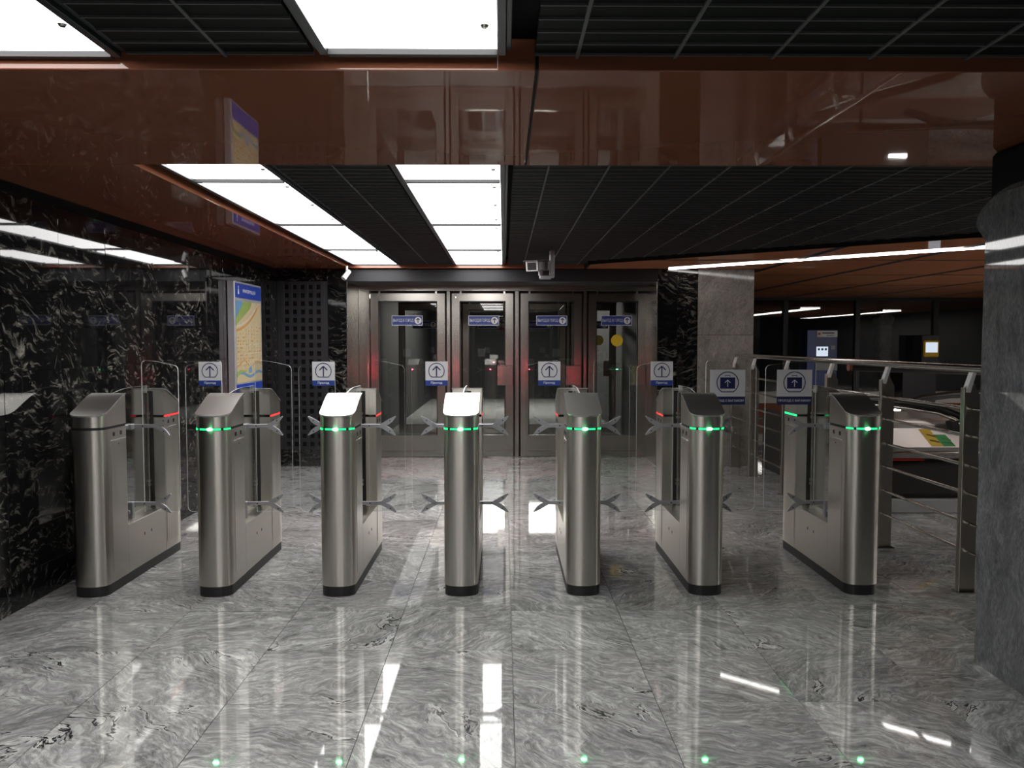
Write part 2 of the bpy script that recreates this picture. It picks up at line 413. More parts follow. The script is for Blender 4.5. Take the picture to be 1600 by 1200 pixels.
def exit_sign(m, dim=False):
    W, H = .395, .125
    m.box(-W/2, W/2, -.004, 0, -H/2, H/2, 0)
    y = -.0048; b = .006
    m.box(-W/2+b, W/2-b, -.0046, -.0038, -H/2+b, H/2-b, 1)
    put_text(m, 'ВЫХОД В ГОРОД', -.05, 0, y-.0004, .262, .048, 0, .0)
    disc(m, .138, 0, y-.0004, .045, 0); arrow(m, .138, -.001, y-.0012, .062, 2, .011)
def make_door(name, x0, x1, y, label, kz=.285):
    r = obj(name, None, None, (x0, y, 0)); struct(r, label, 'door')
    W = x1-x0; t = .098; z1 = 2.105
    # mitred stiles and rails
    def st(m, pts): m.prism(pts, 'y', -.03, .03)
    part('stile', 'steel_door', lambda m: st(m, [(0, .008), (t, .008+.07), (t, z1-t), (0, z1)]), r)
    part('stile', 'steel_door', lambda m: st(m, [(W, .008), (W-t, .008+.07), (W-t, z1-t), (W, z1)]), r)
    part('top_rail', 'steel_door', lambda m: st(m, [(.002, z1), (t+.001, z1-t+.001), (W-t-.001, z1-t+.001), (W-.002, z1)]), r)
    part('bottom_rail', 'steel_door', lambda m: st(m, [(.002, .008), (t+.001, .077), (W-t-.001, .077), (W-.002, .008)]), r)
    part('kick_plate', 'steel_door', lambda m: m.bbox(t+.001, W-t-.001, -.022, .022, .079, kz, .002), r)
    part('gasket', 'dark', lambda m: (m.box(t, t+.012, -.02, .02, kz+.001, z1-t), m.box(W-t-.012, W-t, -.02, .02, kz+.001, z1-t), m.box(t, W-t, -.02, .02, z1-t-.012, z1-t)), r)
    gp = part('glass_pane', 'door_glass', lambda m: m.face([(t+.012, 0, kz), (W-t-.012, 0, kz), (W-t-.012, 0, z1-t-.012), (t+.012, 0, z1-t-.012)]), r)
    part('lock_box', 'steel_door', lambda m: m.bbox(W-.205, W-.002, -.065, -.031, .93, 1.185, .004), r)
    part('hinge', 'polished', lambda m: (m.box(.10, .125, -.02, .02, z1, z1+.028), m.box(W-.125, W-.10, -.02, .02, z1, z1+.028)), r)
    return r, gp
names = ['leftmost', 'second', 'third', 'fourth']
door_lab = ['wide steel and glass exit door beside the vent grille', 'steel and glass exit door next to the wide one',
            'steel and glass exit door between the no-smoking notice and the yellow dot', 'steel and glass exit door with a yellow dot on its pane']
SX = [-1.236, -.255, .618, 1.450]
for i, (a, b) in enumerate(DX):
    r, gp = make_door('door_%d' % (i+1), a, b, YD, door_lab[i])
    part('exit_sign', ['signtext', 'blue', 'navy'], exit_sign, gp, (SX[i]-a, -.001, 1.76), key='exs')
    if i == 3: part('yellow_dot', 'yellow', lambda m: disc(m, 1.458-a, 1.505, -.003, .076, 0), gp)
# second row of doors across the vestibule
Y2 = 13.0
frame_parts('trim_3', Y2, 'steel frame of the far vestibule doors')
far_lab = ['far vestibule door behind the wide exit door', 'far vestibule door carrying the no-smoking notice', 'far vestibule door without notice or dot', 'far vestibule door with a yellow dot']
for i, (a, b) in enumerate(DX):
    r, gp = make_door('door_%d' % (i+5), a, b, Y2, far_lab[i], .15)
    part('exit_sign', ['signtext', 'blue', 'navy'], exit_sign, gp, ([-1.28, -.22, .60, 1.50][i]-a, -.001, 1.765), key='exs')
    if i == 3: part('yellow_dot', 'yellow', lambda m: disc(m, 1.54-a, 1.515, -.003, .082, 0), gp)
    if i == 1:
        def nosmoke(m):
            m.box(-.075, .075, -.004, 0, -.075, .075, 0); m.box(-.075, .075, -.0042, 0, -.12, -.078, 1)
            ring(m, 0, 0, -.005, .052, .062, 0, 2*math.pi, 2); bar2(m, (-.04, .04), (.04, -.04), .01, -.0055, 2); bar2(m, (-.042, -.005), (.038, -.005), .013, -.005, 2)
        part('notice', ['white', 'red_s', 'dark'], nosmoke, gp, (.0-a, -.001, 1.80))
# vestibule shell and the passage beyond
for nm, bx_ in (('wall_vestibule_left', (-2.6, -1.9, YD+.2, 21.3, 0, 2.44)), ('wall_vestibule_right', (1.9, 2.96, YD+.2, 21.3, 0, 2.44)), ('wall_vestibule_end', (-1.9, 1.9, 21, 21.3, 0, 2.44)), ('ceiling_vestibule', (-2.6, 2.96, YD+.2, 21.3, 2.45, 2.49))):
    struct(part(nm, 'black', lambda m: m.box(*bx_)), 'dark shell of the passage beyond the exit doors', 'wall')
pl_ = thing('passage_light', 'ceiling light in the passage beyond the exit doors', 'light', (0, 17.5, 2.40))
part('housing', 'dframe', lambda m: m.box(-1.25, 1.25, -1.3, 1.3, .0, .045), pl_)
part('diffuser', 'passage', lambda m: m.box(-1.2, 1.2, -1.25, 1.25, -.02, .0), pl_) if M.setdefault('passage', emit('passage_diffuser', (1, .97, .9), 24.0)) else None

# ------------------------------------------------------------------ ceiling: dark grille, luminous rows, copper soffits
ce = part('ceiling', 'slat_back', lambda m: m.box(-3.1, 14, -6, 26, 2.5, 2.7))
struct(ce, 'black slatted grille ceiling with copper panels', 'ceiling')
SL = .094
def slat(x0, x1, y):
    part('slat', 'slat', lambda m: m.bbox(x0, x1, -SL/2+.006, SL/2-.006, 0, .012, .002), ce, (0, y, ZC+.004), key='slat%.3f_%.3f' % (x0, x1))
    part('slat_edge', 'tbar', lambda m: m.box(x0, x1, -.003, .003, 0, .02), ce, (0, y+SL/2, ZC-.002), key='sle%.3f_%.3f' % (x0, x1))
LP = [(-1.735, -1.237), (-.548, -.02)]
y = BY1+SL*.6
while y < YW-.12:
    slat(-1.19, -.60, y)
    xe = min(7.0, DA[0]+(y-DA[1])/dslope-.02)
    if y > diag(.95): xe = .95
    slat(.05, round(xe, 3), y)
    y += SL
y = BY0-SL*.75
while y > .9:
    slat(-1.19, -.60, y); slat(.10, 7.0, y); y -= SL
for i in range(22):
    x = .235+.314*i
    y1 = YW-.06 if x < .95 else diag(x)-.04
    if y1 > BY1: part('runner', 'tbar', lambda m: m.bbox(-.005, .005, BY1, y1, 0, .03, .001), ce, (x, 0, ZC-.003))
    part('runner', 'tbar', lambda m: m.bbox(-.006, .006, .6, BY0, 0, .03, .001), ce, (x, 0, ZC-.003), key='runf')
for x in (-.885,):
    part('runner', 'tbar', lambda m: m.bbox(-.005, .005, BY1, YW-.06, 0, .03, .001), ce, (x, 0, ZC-.003))
    part('runner', 'tbar', lambda m: m.bbox(-.006, .006, .6, BY0, 0, .03, .001), ce, (x, 0, ZC-.003), key='runf')
# copper beam across the hall
bmn = obj('ceiling_beam', None, None, (0, BY0, ZS)); struct(bmn, 'wide glossy copper brown beam across the ceiling', 'beam')
bx = [(-2.78, .103), (.113, 2.7), (2.71, 6.9)]
for a, b in bx:
    part('beam_panel', 'copper', lambda m: m.bbox(a, b, 0, BY1-BY0, 0, ZC-ZS+.06, .003), bmn)
part('seam', 'black', lambda m: m.box(.09, .126, .004, BY1-BY0-.004, .006, .1), bmn)
# copper soffit along the left wall and the end wall lip
sf = obj('soffit', None, None, (XW, BY1, ZS)); struct(sf, 'copper brown soffit strip along the black marble wall', 'soffit')
part('soffit_panel', 'copper', lambda m: m.bbox(-.10, .87, .001, YW-BY1+.03, 0, .11, .003), sf)
part('lip', 'copper', lambda m: m.bbox(.872, .95-XW, YW-BY1-.08, YW-BY1+.02, 0, .11, .003), sf)
part('soffit_panel', 'copper', lambda m: m.bbox(-.10, .55, -8, BY0-BY1-.001, 0, .11, .003), sf)
part('shadow_gap', 'black', lambda m: m.box(-.02, -.004, -8, YW-BY1, -.06, 0), sf)
# copper ceiling over the escalator hall
cp = obj('ceiling_hall', None, None, (0, 0, ZS)); struct(cp, 'glossy copper panel ceiling over the escalator hall', 'ceiling')
xs = [.93, 3.1, 4.25, 5.5, 6.85, 8.2, 9.5, 10.8, 12.0]; ysm = [4.0, 4.8, 6.65, 8.5, 10.36, 12.2, 14.05, 15.55]
for i in range(len(xs)-1):
    for j in range(len(ysm)-1):
        gg = .05
        p = [(xs[i]+gg, ysm[j]+gg), (xs[i+1]-gg, ysm[j]+gg), (xs[i+1]-gg, ysm[j+1]-gg), (xs[i]+gg, ysm[j+1]-gg)]
        p = clip(p, *DN)
        if i == 0 and p: p = clip(p, 0, -1, -(YW-.002))
        if len(p) >= 3: part('ceiling_panel', 'copper_lit', lambda m: m.prism(p, 'z', 0, .004), cp)
part('backing', 'black', lambda m: m.prism(clip(clip([(.95, 4.0), (12, 4.0), (12, 15.55), (2.97, 15.55), (2.97, YW), (.95, YW)], *DN), 1, 0, .95), 'z', .003, .12), cp)
# linear light following the diagonal edge
ll = thing('line_light', 'long thin white line light along the copper ceiling edge', 'light', (1.95, 9.48, ZS))
dv = Vector((4.363-1.95, 7.35-9.48, 0)).normalized(); nv = Vector((-dv.y, dv.x, 0))
def strip(m, a, b, hw, z0, z1):
    p = [(dv*a+nv*hw)[:2], (dv*b+nv*hw)[:2], (dv*b-nv*hw)[:2], (dv*a-nv*hw)[:2]]; m.prism(p, 'z', z0, z1)
part('diffuser', 'line', lambda m: strip(m, .01, 6.99, .024, -.013, -.001), ll)
for a_ in (0, 6.99): part('end_cap', 'dframe', lambda m: strip(m, a_, a_+.01, .026, -.014, -.001), ll)

def light_row(label, x0, x1, cuts, group):
    r = thing('light_row', label, 'ceiling light', ((x0+x1)/2, cuts[0], ZC), group)
    h = (x1-x0)/2
    for s_ in (-1, 1):
        part('frame_rail', 'dframe', lambda m: (m.bbox(s_*(h+.002), s_*(h+.028), 0, cuts[-1]-cuts[0], -.012, .05, .002), m.bbox(s_*(h+.028), s_*(h+.045), 0, cuts[-1]-cuts[0], .004, .05, .002)), r)
    part('tray', 'dframe', lambda m: m.box(-h-.04, h+.04, 0, cuts[-1]-cuts[0], .05, .07), r)
    for a in cuts[1:]: part('divider', 'dark', lambda m: m.box(-h, h, -.014, .014, -.014, .03), r, (0, a-cuts[0], 0), key='div%.3f' % h)
    for a, b in zip(cuts[:-1], cuts[1:]):
        d = part('diffuser', 'panel', lambda m: m.box(-h, h, .006, b-a-.006, .004, .03), r, (0, a-cuts[0], 0))
        for k in range(3):
            if b-a < .9 and k: continue
            part('lock_button', 'polished', lambda m: m.tube([(0, 0, 0), (0, 0, -.008)], [.014, .009], 10), d, (h-.035, (b-a)*(.12 if b-a > .9 else .5)+k*.62, .005), key='lockb')
    return r
gl = 'luminous ceiling rows'
light_row('luminous ceiling row beside the copper soffit beyond the beam', LP[0][0], LP[0][1], [BY1+.03, 4.573, 6.252, 7.93, YW-.07], gl)
light_row('luminous ceiling row between grille fields beyond the beam', LP[1][0], LP[1][1], [BY1+.03, 4.573, 6.252, 7.93, YW-.07], gl)
light_row('luminous ceiling row with its end against the copper beam, near the marble wall', LP[0][0], LP[0][1], [-2.4, -.72, .93, BY0-.02], gl)
light_row('luminous ceiling row ending just short of the copper beam, mid hall', LP[1][0], LP[1][1], [-2.4, -.72, .93, BY0-.05], gl)

hr = thing('hall_light', 'luminous panel row under the copper ceiling of the escalator hall', 'ceiling light', (7.75, 3.0, ZS))
part('frame', 'dframe', lambda m: (m.box(-.28, -.252, 0, 8, -.03, -.001), m.box(.252, .28, 0, 8, -.03, -.001)), hr)
for k in range(5): part('diffuser', 'hall_panel', lambda m: m.box(-.25, .25, .01, 1.59, -.024, -.001), hr, (0, 1.6*k, 0), key='halldiff')
hr2 = thing('hall_light', 'luminous panel row of the escalator hall nearest the dark right wall', 'ceiling light', (10.6, 3.0, ZS))
part('frame', 'dframe', lambda m: (m.box(-.28, -.252, 0, 6.4, -.03, -.001), m.box(.252, .28, 0, 6.4, -.03, -.001)), hr2)
for k in range(4): part('diffuser', 'hall_panel', lambda m: m.box(-.25, .25, .01, 1.59, -.024, -.001), hr2, (0, 1.6*k, 0), key='halldiff')

# ------------------------------------------------------------------ remaining shell
wr = part('wall_right', 'darkwall', lambda m: m.box(12, 12.3, -6, 18.5, 0, 2.7)); struct(wr, 'dark wall far to the right of the hall', 'wall')
wk = part('wall_back', 'darkwall', lambda m: m.box(-3.1, 12.3, -6.3, -6, 0, 2.7)); struct(wk, 'dark wall behind the viewer', 'wall')
wf = part('wall_far', 'darkwall', lambda m: m.box(2.96, 12.3, 18.2, 18.5, 0, 2.7)); struct(wf, 'dark wall of the room behind the hall glazing', 'wall')
wp = part('wall_partition', 'greywall', lambda m: m.box(2.97, 5.42, 16.9, 17.0, 0, 2.05)); struct(wp, 'low grey partition behind the first hall pane', 'wall')

# granite pillar right of the doors
pil = thing('stone_pillar', 'square pale grey granite pillar beside the exit doors', 'pillar', (2.645, YW-.005, 0))
for a, b in ((0, 1.566), (1.569, ZS-.002)):
    part('stone_block', 'pillar', lambda m: m.bbox(-.333, .333, 0, .75, 0, b-a, .003), pil, (0, 0, a))
# big dark granite pier on the right
pr = thing('stone_pier', 'massive dark grey granite pier with a rounded bulging head', 'pillar', (2.18, 3.65, 0))
def pier(m):
    pts = [(-0.005, 0), (0.005, .8), (0.01, 1.45), (.008, 1.84)]
    cy, cz, rr = -.20, 2.03, .286
    for k in range(15):
        a = R(-42+k*(132)/14); pts.append((cy+rr*math.cos(a)*.98, cz+rr*.48*math.sin(a)))
    pts += [(-1.35, cz+.137), (-1.35, 0)]
    bm = bmesh.new(); n = len(pts)
    a = [bm.verts.new((0, p[0], p[1])) for p in pts]; b = [bm.verts.new((.8, p[0], p[1])) for p in pts]
    bm.faces.new(a[::-1] if False else a); bm.faces.new(b[::-1])
    for i in range(n): bm.faces.new((a[i], b[i], b[(i+1) % n], a[(i+1) % n])[::-1])
    bmesh.ops.recalc_face_normals(bm, faces=bm.faces)
    ed = [e for e in bm.edges if abs(e.verts[0].co.x-e.verts[1].co.x) < 1e-6 and min(e.verts[0].co.z, e.verts[1].co.z) > -.1 and not (e.verts[0].co.z < .01 and e.verts[1].co.z < .01)]
    bmesh.ops.bevel(bm, geom=ed, offset=.03, segments=3, affect='EDGES')
    m.frombm(bm, 0, False)
part('shaft', 'pier', pier, pr)
part('capital', 'black', lambda m: m.bbox(.06, .74, -1.3, .06, 2.0, ZS-.001, .02), pr)

# ------------------------------------------------------------------ turnstiles
HW, NOSE, FB, LEN = .1, .075, .30, 1.15
def half_w(y):
    if y >= NOSE: return HW
    t = 1-y/NOSE; return HW*max(0, 1-t**2.3)**(1/2.3)
NY = [0, .0006, .003, .008, .015, .025, .038, .055, NOSE]
def outline(off=0, yend=FB):
    L = [(-half_w(y)-(off if half_w(y) > 0 else 0), y-off*(1-y/NOSE)) for y in NY[::-1]]
    Rr = [(-p[0], p[1]) for p in L[::-1]]
    pts = [(-HW-off, yend)]+L[:-1]+[(0, -off)]+Rr[1:]+[(HW+off, yend)]
    return pts
def lid_z(y):
    t = min(1, max(0, y/FB)); s = t*t*(3-2*t)
    return 1.052+.113*(.45*t+.55*s)
def wall_strip(m, pts, zf0, zf1, mi=0, closed=False):
    n = len(pts); vs_ = [(p[0], p[1], zf0(p[1])) for p in pts]+[(p[0], p[1], zf1(p[1])) for p in pts]
    rng = range(n if closed else n-1)
    m.add(vs_, [(i, (i+1) % n, n+(i+1) % n, n+i) for i in rng], mi, True)
def dense(pts, step=.03):
    out = []
    for p, q in zip(pts[:-1], pts[1:]):
        d = math.dist(p, q); k = max(1, int(d/step))
        out += [(p[0]+(q[0]-p[0])*i/k, p[1]+(q[1]-p[1])*i/k) for i in range(k)]
    return out+[pts[-1]]
def housing_low(m):
    o = outline(); wall_strip(m, o, lambda y: .06, lambda y: .972)
    m.face([(HW, FB, .06), (-HW, FB, .06), (-HW, FB, .972), (HW, FB, .972)]); m.face([(p[0], p[1], .972) for p in o])
def housing_top(m):
    o = dense(outline()); wall_strip(m, o, lambda y: .988, lambda y: lid_z(y))
    m.face([(HW, FB, .988), (-HW, FB, .988), (-HW, FB, lid_z(FB)), (HW, FB, lid_z(FB))]); m.face([(p[0], p[1], .988) for p in o[::-1]])
def lid(m):
    ys = [0, .003, .01, .02, .035, .055, NOSE]+[NOSE+(FB-NOSE)*i/10 for i in range(1, 11)]
    vs_ = []; off = .004; th = .006
    for y in ys:
        h = half_w(y)+off if y > 0 else .018
        for x in (-h, -h*.5, 0, h*.5, h): vs_.append((x, y-off*(y < NOSE)+(off if y == ys[-1] else 0), lid_z(y)+th))
    n = len(ys); fs = []
    for i in range(n-1):
        for j in range(4): fs.append((i*5+j, i*5+j+1, i*5+6+j, i*5+5+j))
    m.add(vs_, fs, 0, True)
    rim = [i*5 for i in range(n-1, -1, -1)]+[1, 2, 3]+[i*5+4 for i in range(n)]+[(n-1)*5+3, (n-1)*5+2, (n-1)*5+1]
    top = [vs_[i] for i in rim]; k = len(top)
    m.add(top+[(p[0], p[1], p[2]-th-.002) for p in top], [((i+1) % k, i, k+i, k+(i+1) % k) for i in range(k)], 1)
def seam(m):
    o = outline(-.004); wall_strip(m, o, lambda y: .970, lambda y: .990)
def led_side(m):
    o = outline(.0006)[1:-1]
    wall_strip(m, o, lambda y: .974, lambda y: .986)
    for s_ in (-1, 1): m.face([(s_*(HW+.0006), NOSE, .974), (s_*(HW+.0006), FB, .974), (s_*(HW+.0006), FB, .986), (s_*(HW+.0006), NOSE, .986)])
def led(m, mi=0):
    """short glowing dashes set in the seam around the nose"""
    o = dense(outline(.0005), .008); n = len(o)
    front = [p for p in o if p[1] < NOSE*1.0]
    L = 0; seg = []
    for p, q in zip(front[:-1], front[1:]):
        if int(L/.017) % 4 != 3: seg.append((p, q))
        L += math.dist(p, q)
    for p, q in seg: m.face([(p[0], p[1], .975), (q[0], q[1], .975), (q[0], q[1], .985), (p[0], p[1], .985)], mi)
def led_lamp(m):
    bm = bmesh.new(); bmesh.ops.create_icosphere(bm, subdivisions=2, radius=1)
    for v in bm.verts: v.co = Vector((v.co.x*.017, -.001+v.co.y*.005, .980+v.co.z*.0075))
    m.frombm(bm, 0, True)
def plinth(m):
    o = outline(-.003); bk = [(-p[0], LEN-p[1]) for p in o]
    p = o[1:-1]+bk[1:-1]; m.prism(p, 'z', 0, .06)
def arm(m):
    # clamp arm of cast metal with a forked tip, along +x
    m.bbox(.0, .185, -.012, .0, -.012, .012, .003)
    for s_ in (-1, 1):
        pts = [(.170, s_*-.012), (.170, s_*.012), (.193, s_*.024), (.222, s_*.042), (.264, s_*.062), (.269, s_*.058), (.244, s_*.024), (.220, s_*.006), (.202, 0), (.185, s_*-.010)]
        m.prism(pts, 'y', -.012, 0)
def bolt(m): m.tube([(0, 0, 0), (0, -.003, 0)], .0045, 8)
def flap_shape(w0, w1, z0, ztop, drop, r=.03):
    pts = [(w0, z0)]
    pts += [(w1-r, z0)] + [(w1-r+r*math.sin(R(a)), z0+r-r*math.cos(R(a))) for a in (30, 60, 90)]
    zt = ztop-drop
    pts += [(w1-r+r*math.cos(R(a)), zt-r+r*math.sin(R(a))) for a in (0, 30, 60, 90)]
    pts += [(w0+.10, ztop-drop*.25), (w0+.03, ztop), (w0+.012, ztop-.004), (w0+.003, ztop-.012), (w0, ztop-.03)]
    return pts
def flap(w1):
    def f(m): m.prism(flap_shape(.106, w1, .395, 1.366, .03), 'y', 0, .008, 0, 1)
    return f
def sign_pass(m):
    # white plate with a flat-bottomed ring and an arrow, blue band below
    W = .142; m.box(-W/2, W/2, -.002, 0, -.036, .118, 0); m.box(-W/2, W/2, -.0024, -.0001, -.036, -.002, 1)
    cz = .058; y = -.0032; r1, r0 = .052, .047
    a = R(-52); ring(m, 0, cz, y, r0, r1, a, math.pi-a, 2); zb = cz+r1*math.sin(a)
    m.face([(-r1*math.cos(a), y, zb), (r1*math.cos(a), y, zb), (r1*math.cos(a)+.001, y, zb+.005), (-r1*math.cos(a)-.001, y, zb+.005)], 2)
    arrow(m, 0, cz-.002, y, .066, 2, .0075, .38)
    put_text(m, 'Проход', 0, -.019, -.0032, .072, .018, 3, .012)
def sign_bag(m):
    W = .226; m.box(-W/2, W/2, -.002, 0, -.056, .168, 0); m.box(-W/2, W/2, -.0024, -.0001, -.056, -.004, 1)
    cz = .085; y = -.0032; r1, r0 = .072, .066
    a = R(-58); ring(m, 0, cz, y, r0, r1, a, math.pi-a, 1); zb = cz+r1*math.sin(a)
    m.face([(-r1*math.cos(a), y, zb), (r1*math.cos(a), y, zb), (r1*math.cos(a)+.002, y, zb+.006), (-r1*math.cos(a)-.002, y, zb+.006)], 1)
    m.box(-.048, .048, y, -.002, cz-.038, cz+.034, 1)
    for b in ((-.017, .040, -.013, .045), (.013, .040, .017, .045), (-.017, .043, .017, .048)): m.box(b[0], b[2], y, -.002, cz+b[1], cz+b[3], 1)
    arrow(m, 0, cz-.004, y-.001, .044, 2, .0045, .4)
    put_text(m, 'ПРОХОД С БАГАЖОМ', 0, -.031, -.0034, .208, .017, 2, .01)
def turnstile(x, label, lit_front=True, rear='r', left=None, right=None):
    """left / right: (outer reach of the flap, sign) or None"""
    T = thing('turnstile', label, 'turnstile', (x, 4.595, 0), 'row of stainless turnstiles')
    part('plinth', 'rubber', plinth, T, key='plinth')
    part('base_box', 'steel', lambda m: m.bbox(-HW, HW, FB+.001, LEN-FB-.001, .06, .36, .0015), T, key='basebox')
    for rearside in (False, True):
        loc, rot = ((0, LEN, 0), (0, 0, math.pi)) if rearside else ((0, 0, 0), (0, 0, 0))
        hs = part('lower_housing', 'steel', housing_low, T, loc, rot, key='hl')
        up = part('upper_housing', 'steel', housing_top, T, loc, rot, key='hu')
        part('lid', ['steel_lid', 'edge'], lid, T, loc, rot, key='lid')
        part('seam', 'dark', seam, T, loc, rot, key='seam')
        c = rear if rearside else ('g' if lit_front else None)
        if c:
            part('led_strip', 'led_'+c, led_side if rearside else led, T, loc, rot, key='led%s%d' % (c, rearside))
            part('led_lamp', 'lamp_'+c, led_lamp, T, loc, rot, key='lamp'+c)
        for s_ in (-1, 1):
            p = part('service_panel', 'steel', lambda m: m.bbox(s_*HW, s_*(HW+.0018), .105, FB-.012, .115, .898, .0008), hs, key='sp%d' % s_)
            part('trim_line', 'edge', lambda m: m.box(s_*HW, s_*(HW+.003), .105, FB-.012, .900, .904), hs, key='tl%d' % s_)
            for yy in (.145, .235):
                part('sensor_window', 'dark', lambda m: m.bbox(s_*HW, s_*(HW+.002), yy-.012, yy+.012, .926, .950, .0008), hs, key='sw%d%.2f' % (s_, yy))
            part('lock', 'dark', lambda m: m.tube([(s_*HW, .2, .875), (s_*(HW+.003), .2, .875)], .005, 8), hs, key='lk%d' % s_)
    for s_ in (-1, 1):
        for yy in (.52, .62):
            part('keyhole', 'dark', lambda m: m.box(s_*HW, s_*(HW+.0015), yy-.004, yy+.004, .245, .262), T, key='kh%d%.2f' % (s_, yy))
    yr = LEN-FB
    part('shaft_slot', 'dark', lambda m: m.box(-.028, .028, yr-.004, yr-.0004, .362, 1.15), T, key='slot')
    sh = part('shaft', 'polished', lambda m: m.tube([(.0, yr-.022, .361), (.0, yr-.022, 1.14)], .009, 10), T, key='shaft')
    for z in (.53, .985):
        part('clamp', 'polished', lambda m: (m.tube([(0, yr-.022, z-.022), (0, yr-.022, z-.004)], .016, 12), m.tube([(0, yr-.022, z+.004), (0, yr-.022, z+.022)], .016, 12)), sh, key='clamp%.2f' % z)
    # clear screen filling the notch, with a curved top edge
    def screen(m):
        top = [(FB+.002+(yr-FB-.032)*t, 1.16+.03*math.sin(min(1, t/.55)*math.pi/2)) for t in [i/10 for i in range(11)]]
        m.prism([(yr-.03, .362), (FB+.002, .362)]+top, 'x', -.003, .003, 0, 1)
    part('notch_screen', ['glass', 'glass_edge'], screen, T, key='nscreen')
    YA = .512
    for s_, side in ((-1, left), (1, right)):
        if not side: continue
        reach, sign = side
        for z in (.45, .948):
            a = part('clamp_arm', 'castarm', arm, T, (s_*.012, YA, z), (0, 0, 0) if s_ > 0 else (0, 0, math.pi), key='arm')
            if s_ < 0: a.location.y = YA-.012
            for bx_, bz in ((.10, 0), (.232, .034), (.232, -.034)):
                part('bolt', 'dark', bolt, a, (bx_, -.012, bz) if s_ > 0 else (bx_, .003, bz), key='bolt')
            if z > .9:
                part('arm_bracket', 'castarm', lambda m: (m.bbox(s_*.012, s_*.045, FB+.001, YA-.013, z-.011, z+.013, .002), m.bbox(s_*.014, s_*.062, YA-.06, YA-.013, z-.02, z+.016, .003)), T, key='brk%d' % s_)
            else:
                part('arm_foot', 'castarm', lambda m: (m.bbox(s_*.012, s_*.05, YA-.045, YA-.013, .361, z+.016, .003), m.tube([(s_*.03, YA-.055, .405), (s_*.03, YA-.075, .405)], .014, 10)), T, key='aft%d' % s_)
        g_ = part('glass_flap', ['glass', 'glass_edge'], flap(reach), T, (0, YA+.001, 0), key='flap%.3f' % reach)
        if s_ < 0: g_.rotation_euler = (0, 0, math.pi); g_.location.y = YA+.009
        if sign == 'pass':
            sx = .106+.0725
            part('passage_sign', ['white', 'blue', 'navy', 'signtext'], sign_pass, g_, (sx, -.0005 if s_ > 0 else .0085, 1.240), (0, 0, 0) if s_ > 0 else (0, 0, math.pi), key='spass')
        elif sign == 'bag':
            sx = .245
            part('luggage_sign', ['white', 'navy', 'signtext'], sign_bag, g_, (sx, -.0005 if s_ > 0 else .0085, 1.137), (0, 0, 0) if s_ > 0 else (0, 0, math.pi), key='sbag')
    return T
n_, wd_ = .337, .43
turnstile(-2.41, 'stainless turnstile with unlit front, against the black marble wall', False, 'r', None, (n_, None))
turnstile(-1.69, 'stainless green-lit turnstile, second from the black marble wall', True, 'r', (n_, 'pass'), (n_, None))
turnstile(-.97, 'stainless green-lit turnstile, third from the black marble wall', True, 'r', (n_, 'pass'), (n_, None))
turnstile(-.25, 'stainless green-lit turnstile in the middle of the row of seven', True, 'r', (n_, 'pass'), (n_, None))
turnstile(.47, 'stainless green-lit turnstile, third counting from the railing', True, 'r', (n_, 'pass'), (n_, None))
turnstile(1.19, 'stainless turnstile with luggage sign flap, second counting from the railing', True, 'r', (n_, 'pass'), (wd_, 'bag'))
turnstile(2.11, 'stainless turnstile standing beside the railing, luggage sign on its flap', True, 'g', (wd_, 'bag'), None)

# ------------------------------------------------------------------ map lightbox on the left wall
mpb = thing('map_board', 'lit city map board in a silver frame on the black marble wall', 'map', (XW, 7.80, .89))
part('case', 'silver', lambda m: m.bbox(.002, .075, 0, .86, 0, 1.19, .006), mpb)
def mapface(m):
    X = .0762; Wd, H = .80, 1.13; y0 = .03; z0 = .03
    def q(pts, mi, k=0):
        pts = [(min(max(u, 0), 1), min(max(v, 0), 1)) for u, v in pts]
        m.face([(X+k*.0005, y0+u*Wd, z0+.16+v*.81) for u, v in pts], mi)
    q([(0, 0), (1, 0), (1, 1), (0, 1)], 0)
    q([(0, .78), (.30, .97), (.22, 1), (0, 1)], 1, 1)
    q([(0, .70), (.55, .92), (.62, 1), (.30, 1), (0, .79)], 2, 2)
    for i in range(7):                                   # curved main road
        u0, u1 = i/7, (i+1)/7
        f_ = lambda u: .62+.10*u+.30*u**2.2
        q([(u0, f_(u0)), (u1, f_(u1)), (u1, f_(u1)+.035), (u0, f_(u0)+.03)], 3, 3)
        q([(u0, f_(u0)+.05), (u1, f_(u1)+.055), (u1, f_(u1)+.075), (u0, f_(u0)+.065)], 5, 3)
    rr = random.Random(3)
    for i in range(9):
        for j in range(12):
            u, v = .03+i*.108, .20+j*.043
            if v > .57+.10*u+.25*u**2.2 or rr.random() < .22: continue
            a, b = .03+rr.random()*.06, .008+rr.random()*.014
            if rr.random() < .4: a, b = .018, .03
            q([(u, v), (u+a, v), (u+a, v+b), (u, v+b)], 4, 2)
    for v in (.24, .35, .46): q([(0, v-.012), (1, v+.01), (1, v+.018), (0, v-.004)], 5, 1)
    for u in (.24, .5, .76): q([(u, .15), (u+.015, .15), (u+.04, .75), (u+.025, .75)], 5, 1)
    q([(0, .18), (.30, .27), (.48, .19), (.48, .21), (.30, .29), (0, .20)][:6], 3, 3)
    q([(.62, .19), (.78, .25), (1, .2), (1, .215), (.78, .265), (.62, .205)], 3, 3)
    for i in range(8):                                   # river
        u0, u1 = i/8, (i+1)/8; f_ = lambda u: .075+.03*math.sin(u*9)
        q([(u0, f_(u0)), (u1, f_(u1)), (u1, f_(u1)+.035), (u0, f_(u0)+.035)], 1, 3)
    q([(0, .06), (.14, .12), (.35, .12), (.37, .145), (.12, .155), (0, .13)], 2, 4)
    q([(.46, .1), (.60, .12), (.56, .2), (.47, .17)], 1, 4)
